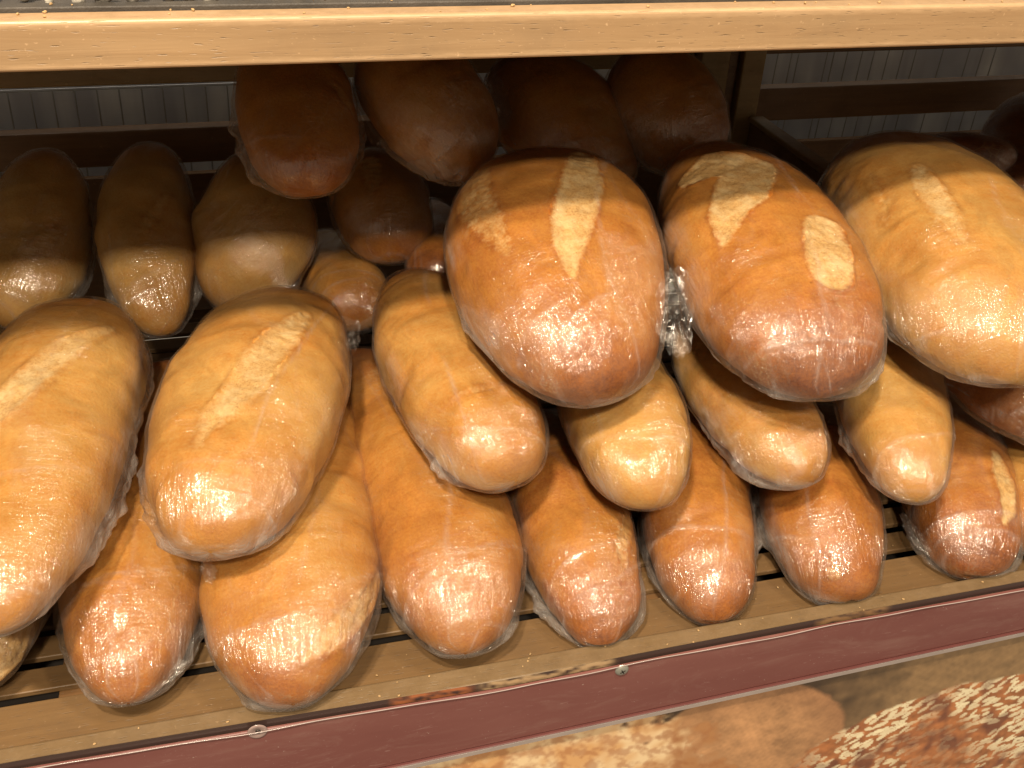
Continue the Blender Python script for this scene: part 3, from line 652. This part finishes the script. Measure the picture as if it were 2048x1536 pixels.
    hz += np.clip(np.abs(fbm(uvv*.06, seed+21, 2.4, 2))*-9+.5, 0, 1)*.45*fa
    hz += seam*.22+np.clip(puff/.006, 0, 1)*.16
    hz = np.clip(hz, 0, .6)*(.3 if name[0] == 'R' else 1.)
    mef = mesh_np('plastic_wrap', W2-cen, grid_faces(NTf, NRf, True))
    attr(mef, 'film', np.stack([hz, fold, np.full(len(W), (idx*.61) % 1)], 1))
    uvl = mef.uv_layers.new(name='UVMap')
    vi = np.empty(len(mef.loops), np.int32); mef.loops.foreach_get('vertex_index', vi)
    arc = np.repeat(np.maximum(Rf, .02), NRf)*(np.abs(((pp+np.pi/2) % (2*np.pi))-np.pi))
    uvd = np.stack([tt*Ln+idx*.3, arc], 1).astype(np.float32)
    uvl.data.foreach_set('uv', uvd[vi].ravel())
    film = link('plastic_wrap', mef, M_FILM, root, loc=(0, 0, 0))
    LOAF[name] = (root, film, cen)
for i, nm in enumerate(TABLE): make_loaf(nm, i)

# bunched film: crumpled double sheets where the wrap was gathered
def gather(name, centre, ax, ay, bulge, seed, frill=.5, n=90):
    """centre in scene space; ax, ay: half-extent vectors of the sheet; bulge vector gives thickness"""
    root, film, cen = LOAF[name]
    u = np.linspace(-1, 1, n); U, Vv = np.meshgrid(u, u, indexing='ij')
    r = np.sqrt(U*U+Vv*Vv)+1e-6; th = np.arctan2(Vv, U)
    sq = np.maximum(abs(U), abs(Vv))/r; u2, v2 = U*sq, Vv*sq                  # square to disc
    rr = np.sqrt(u2*u2+v2*v2)
    rim = 1+frill*.12*np.sin(th*3+seed)+frill*.10*np.sin(th*7+seed*2)+frill*.05*np.sin(th*17)
    ax, ay, bulge = map(np.array, (ax, ay, bulge))
    parts = []; Fs = []; off = 0; uvs = []
    for sgn in (1, -1):
        P = np.array(centre)+(u2*rim)[..., None]*ax+(v2*rim)[..., None]*ay
        q = np.stack([u2, v2, 0*u2+sgn], -1)
        k = fbm(q, seed, .4, 2)*.6+np.abs(fbm(q, seed+1, .8, 3))*.6-.2
        P = P+(sgn*(1-rr**2)*.8+k*(1-.4*rr**4))[..., None]*bulge
        q2 = fbm(q, seed+4, 1.6, 2)[..., None]; P = P+q2*ax*.06+fbm(q, seed+5, 1.6, 2)[..., None]*ay*.06
        parts.append(P.reshape(-1, 3)); Fs.append(grid_faces(n, n)+off); off += n*n
        uvs.append(np.stack([u2*np.linalg.norm(ax), v2*np.linalg.norm(ay)], -1).reshape(-1, 2))
    V = np.concatenate(parts)-cen
    me = mesh_np('film_gather', V, np.concatenate(Fs))
    hz = np.clip(.01+.14*np.clip(fbm(V, seed+7, 60, 3), 0, 1), 0, .5)
    attr(me, 'film', np.stack([hz, hz, hz], 1))
    uvl = me.uv_layers.new(name='UVMap'); vi = np.empty(len(me.loops), np.int32); me.loops.foreach_get('vertex_index', vi)
    uvl.data.foreach_set('uv', np.concatenate(uvs).astype(np.float32)[vi].ravel())
    o = link('film_gather', me, M_CLUMP, film, loc=(0, 0, 0))
    return o
gather('T1', (0.2938, 0.0881, 0.2370), (0.0034, 0.0222, 0.0250), (-0.0146, 0.0008, 0.0000), (-0.0003, -0.0060, 0.0053), 3, 0.4)
gather('T1', (0.1729, 0.1877, 0.1850), (-0.0123, 0.0322, 0.0100), (-0.0038, -0.0041, 0.0000), (0.0007, -0.0006, 0.0029), 8, 0.8)
gather('M2', (0.0783, 0.2609, 0.1400), (-0.0058, -0.0165, -0.0050), (0.0049, -0.0039, 0.0000), (-0.0007, -0.0009, 0.0038), 5, 1.0)
gather('L3', (-0.0531, 0.0569, 0.0800), (-0.0022, 0.0067, 0.0050), (-0.0045, -0.0016, 0.0000), (0.0008, -0.0022, 0.0033), 6, 0.9)
gather('M3', (0.1078, 0.1947, 0.1250), (-0.0049, 0.0396, 0.0000), (-0.0066, -0.0046, 0.0000), (0.0000, 0.0000, 0.0030), 9, 0.5)
gather('M5', (0.4068, 0.0344, 0.1175), (-0.0066, -0.0083, -0.0025), (0.0028, -0.0024, 0.0000), (-0.0005, -0.0005, 0.0029), 10, 1.0)
gather('T3', (0.5381, 0.1294, 0.1775), (-0.0066, 0.0427, 0.0025), (-0.0061, -0.0052, 0.0000), (0.0001, -0.0002, 0.0030), 12, 0.7)
gather('L2', (-0.0927, 0.0240, 0.0160), (-0.0180, -0.0096, -0.0040), (0.0033, -0.0067, 0.0000), (-0.0007, -0.0003, 0.0039), 13, 0.6)
gather('L3', (0.0127, 0.0045, 0.0160), (-0.0260, -0.0109, -0.0040), (0.0026, -0.0077, 0.0000), (-0.0005, -0.0002, 0.0040), 14, 0.6)
gather('U2', (0.1159, 0.3895, 0.2900), (-0.0085, 0.0276, 0.0200), (-0.0116, -0.0126, 0.0000), (0.0028, -0.0025, 0.0047), 15, 0.5)
gather('U3', (0.2412, 0.4242, 0.2950), (-0.0046, 0.0183, 0.0150), (-0.0141, -0.0127, 0.0000), (0.0027, -0.0030, 0.0045), 16, 0.5)
gather('M1', (-0.1251, 0.1038, 0.1100), (0.0118, 0.0445, 0.0050), (-0.0046, 0.0042, 0.0000), (-0.0003, -0.0004, 0.0040), 17, 0.6)
gather('L8', (0.5230, 0.0368, 0.0250), (-0.0024, 0.0209, 0.0050), (-0.0069, -0.0032, 0.0000), (0.0003, -0.0007, 0.0029), 22, 0.5)
gather('T2', (0.3544, 0.1835, 0.2175), (-0.0083, 0.0361, 0.0175), (-0.0089, -0.0064, 0.0000), (0.0008, -0.0011, 0.0027), 23, 0.5)


# small paper label peeping out below the unscored loaf
xs = np.linspace(0, 1, 8); A, B = np.meshgrid(xs, xs, indexing='ij')
PL = np.array([[0.1143, 0.2466, 0.092], [0.1105, 0.2319, 0.085], [0.1183, 0.2287, 0.084], [0.1273, 0.2386, 0.088]])
root, film, cen = LOAF['M3']
PLN = np.concatenate([PL, PL+np.array([0, .0004, -.0004])])-cen
me = mesh_np('paper_label', PLN, np.array([[0, 1, 2, 3], [7, 6, 5, 4], [0, 4, 5, 1], [1, 5, 6, 2], [2, 6, 7, 3], [3, 7, 4, 0]]), False)
link('paper_label', me, plain('pale_pink_paper', (.62, .42, .34), .6), root, loc=(0, 0, 0))


# crumbs and torn film lying on the baking sheet of the upper shelf
M_CRUMB = plain('bread_crumb', (.55, .36, .17), .8, 0, .8, 900, .4)
M_FLAKE = plain('torn_white_film', (.60, .56, .48), .35, 0, .8, 600, .3)
r_ = np.random.default_rng(8)
def flake(name, x, y, z, s, seed, mat, flat, label, cat, group):
    n = 14; th = np.linspace(0, np.pi, n)[:, None]; ph = np.linspace(0, 2*np.pi, n, endpoint=False)[None]
    D = np.stack([np.sin(th)*np.cos(ph), np.sin(th)*np.sin(ph), np.cos(th)+0*ph], -1).reshape(-1, 3)
    k = 1+.45*fbm(D, seed, .35, 3); D = D*k[:, None]*np.array([s, s*.7, s*flat])
    D[:, 2] -= D[:, 2].min()
    o = link(name, mesh_np(name, D, grid_faces(n, n, True)), mat); o.location = (x, y, z); o.rotation_euler.z = seed
    return tag(o, label, cat, group)
for i in range(22):
    flake('film_scrap', -.13+i*.016+r_.uniform(-.006, .006), .1570+r_.uniform(-.003, .012), .4416, r_.uniform(.003, .008), 40+i, M_FLAKE, .9,
          'crumpled scrap of whitish torn film on the dark sheet above the front board', 'film scrap', 'film scraps on the upper shelf')
for i in range(46):
    x = r_.uniform(-.14, .58)
    on = r_.random() < .5
    flake('bread_crumb', x, r_.uniform(.124, .139) if on else r_.uniform(.142, .151), .4419 if on else .4445, r_.uniform(.0005, .0013), 80+i, M_CRUMB, .6,
          'tiny bread crumb on the top edge of the front board of the upper shelf', 'crumb', 'bread crumbs along the upper shelf edge')

rc = np.random.default_rng(21)
for i in range(60):
    x = rc.uniform(-.16, .62); k = rc.integers(0, 3)
    yy, zz = ((rc.uniform(.004, .045), FZ+.0004), (rc.uniform(-.015, -.001), .0), (rc.uniform(.062, .080), FZ+.0004))[k]
    flake('bread_crumb', x, yy, zz, rc.uniform(.0004, .0012), 200+i, M_CRUMB, .6,
          'tiny bread crumb fallen on the slats or lip below the loaves', 'crumb', 'bread crumbs on the tray slats')
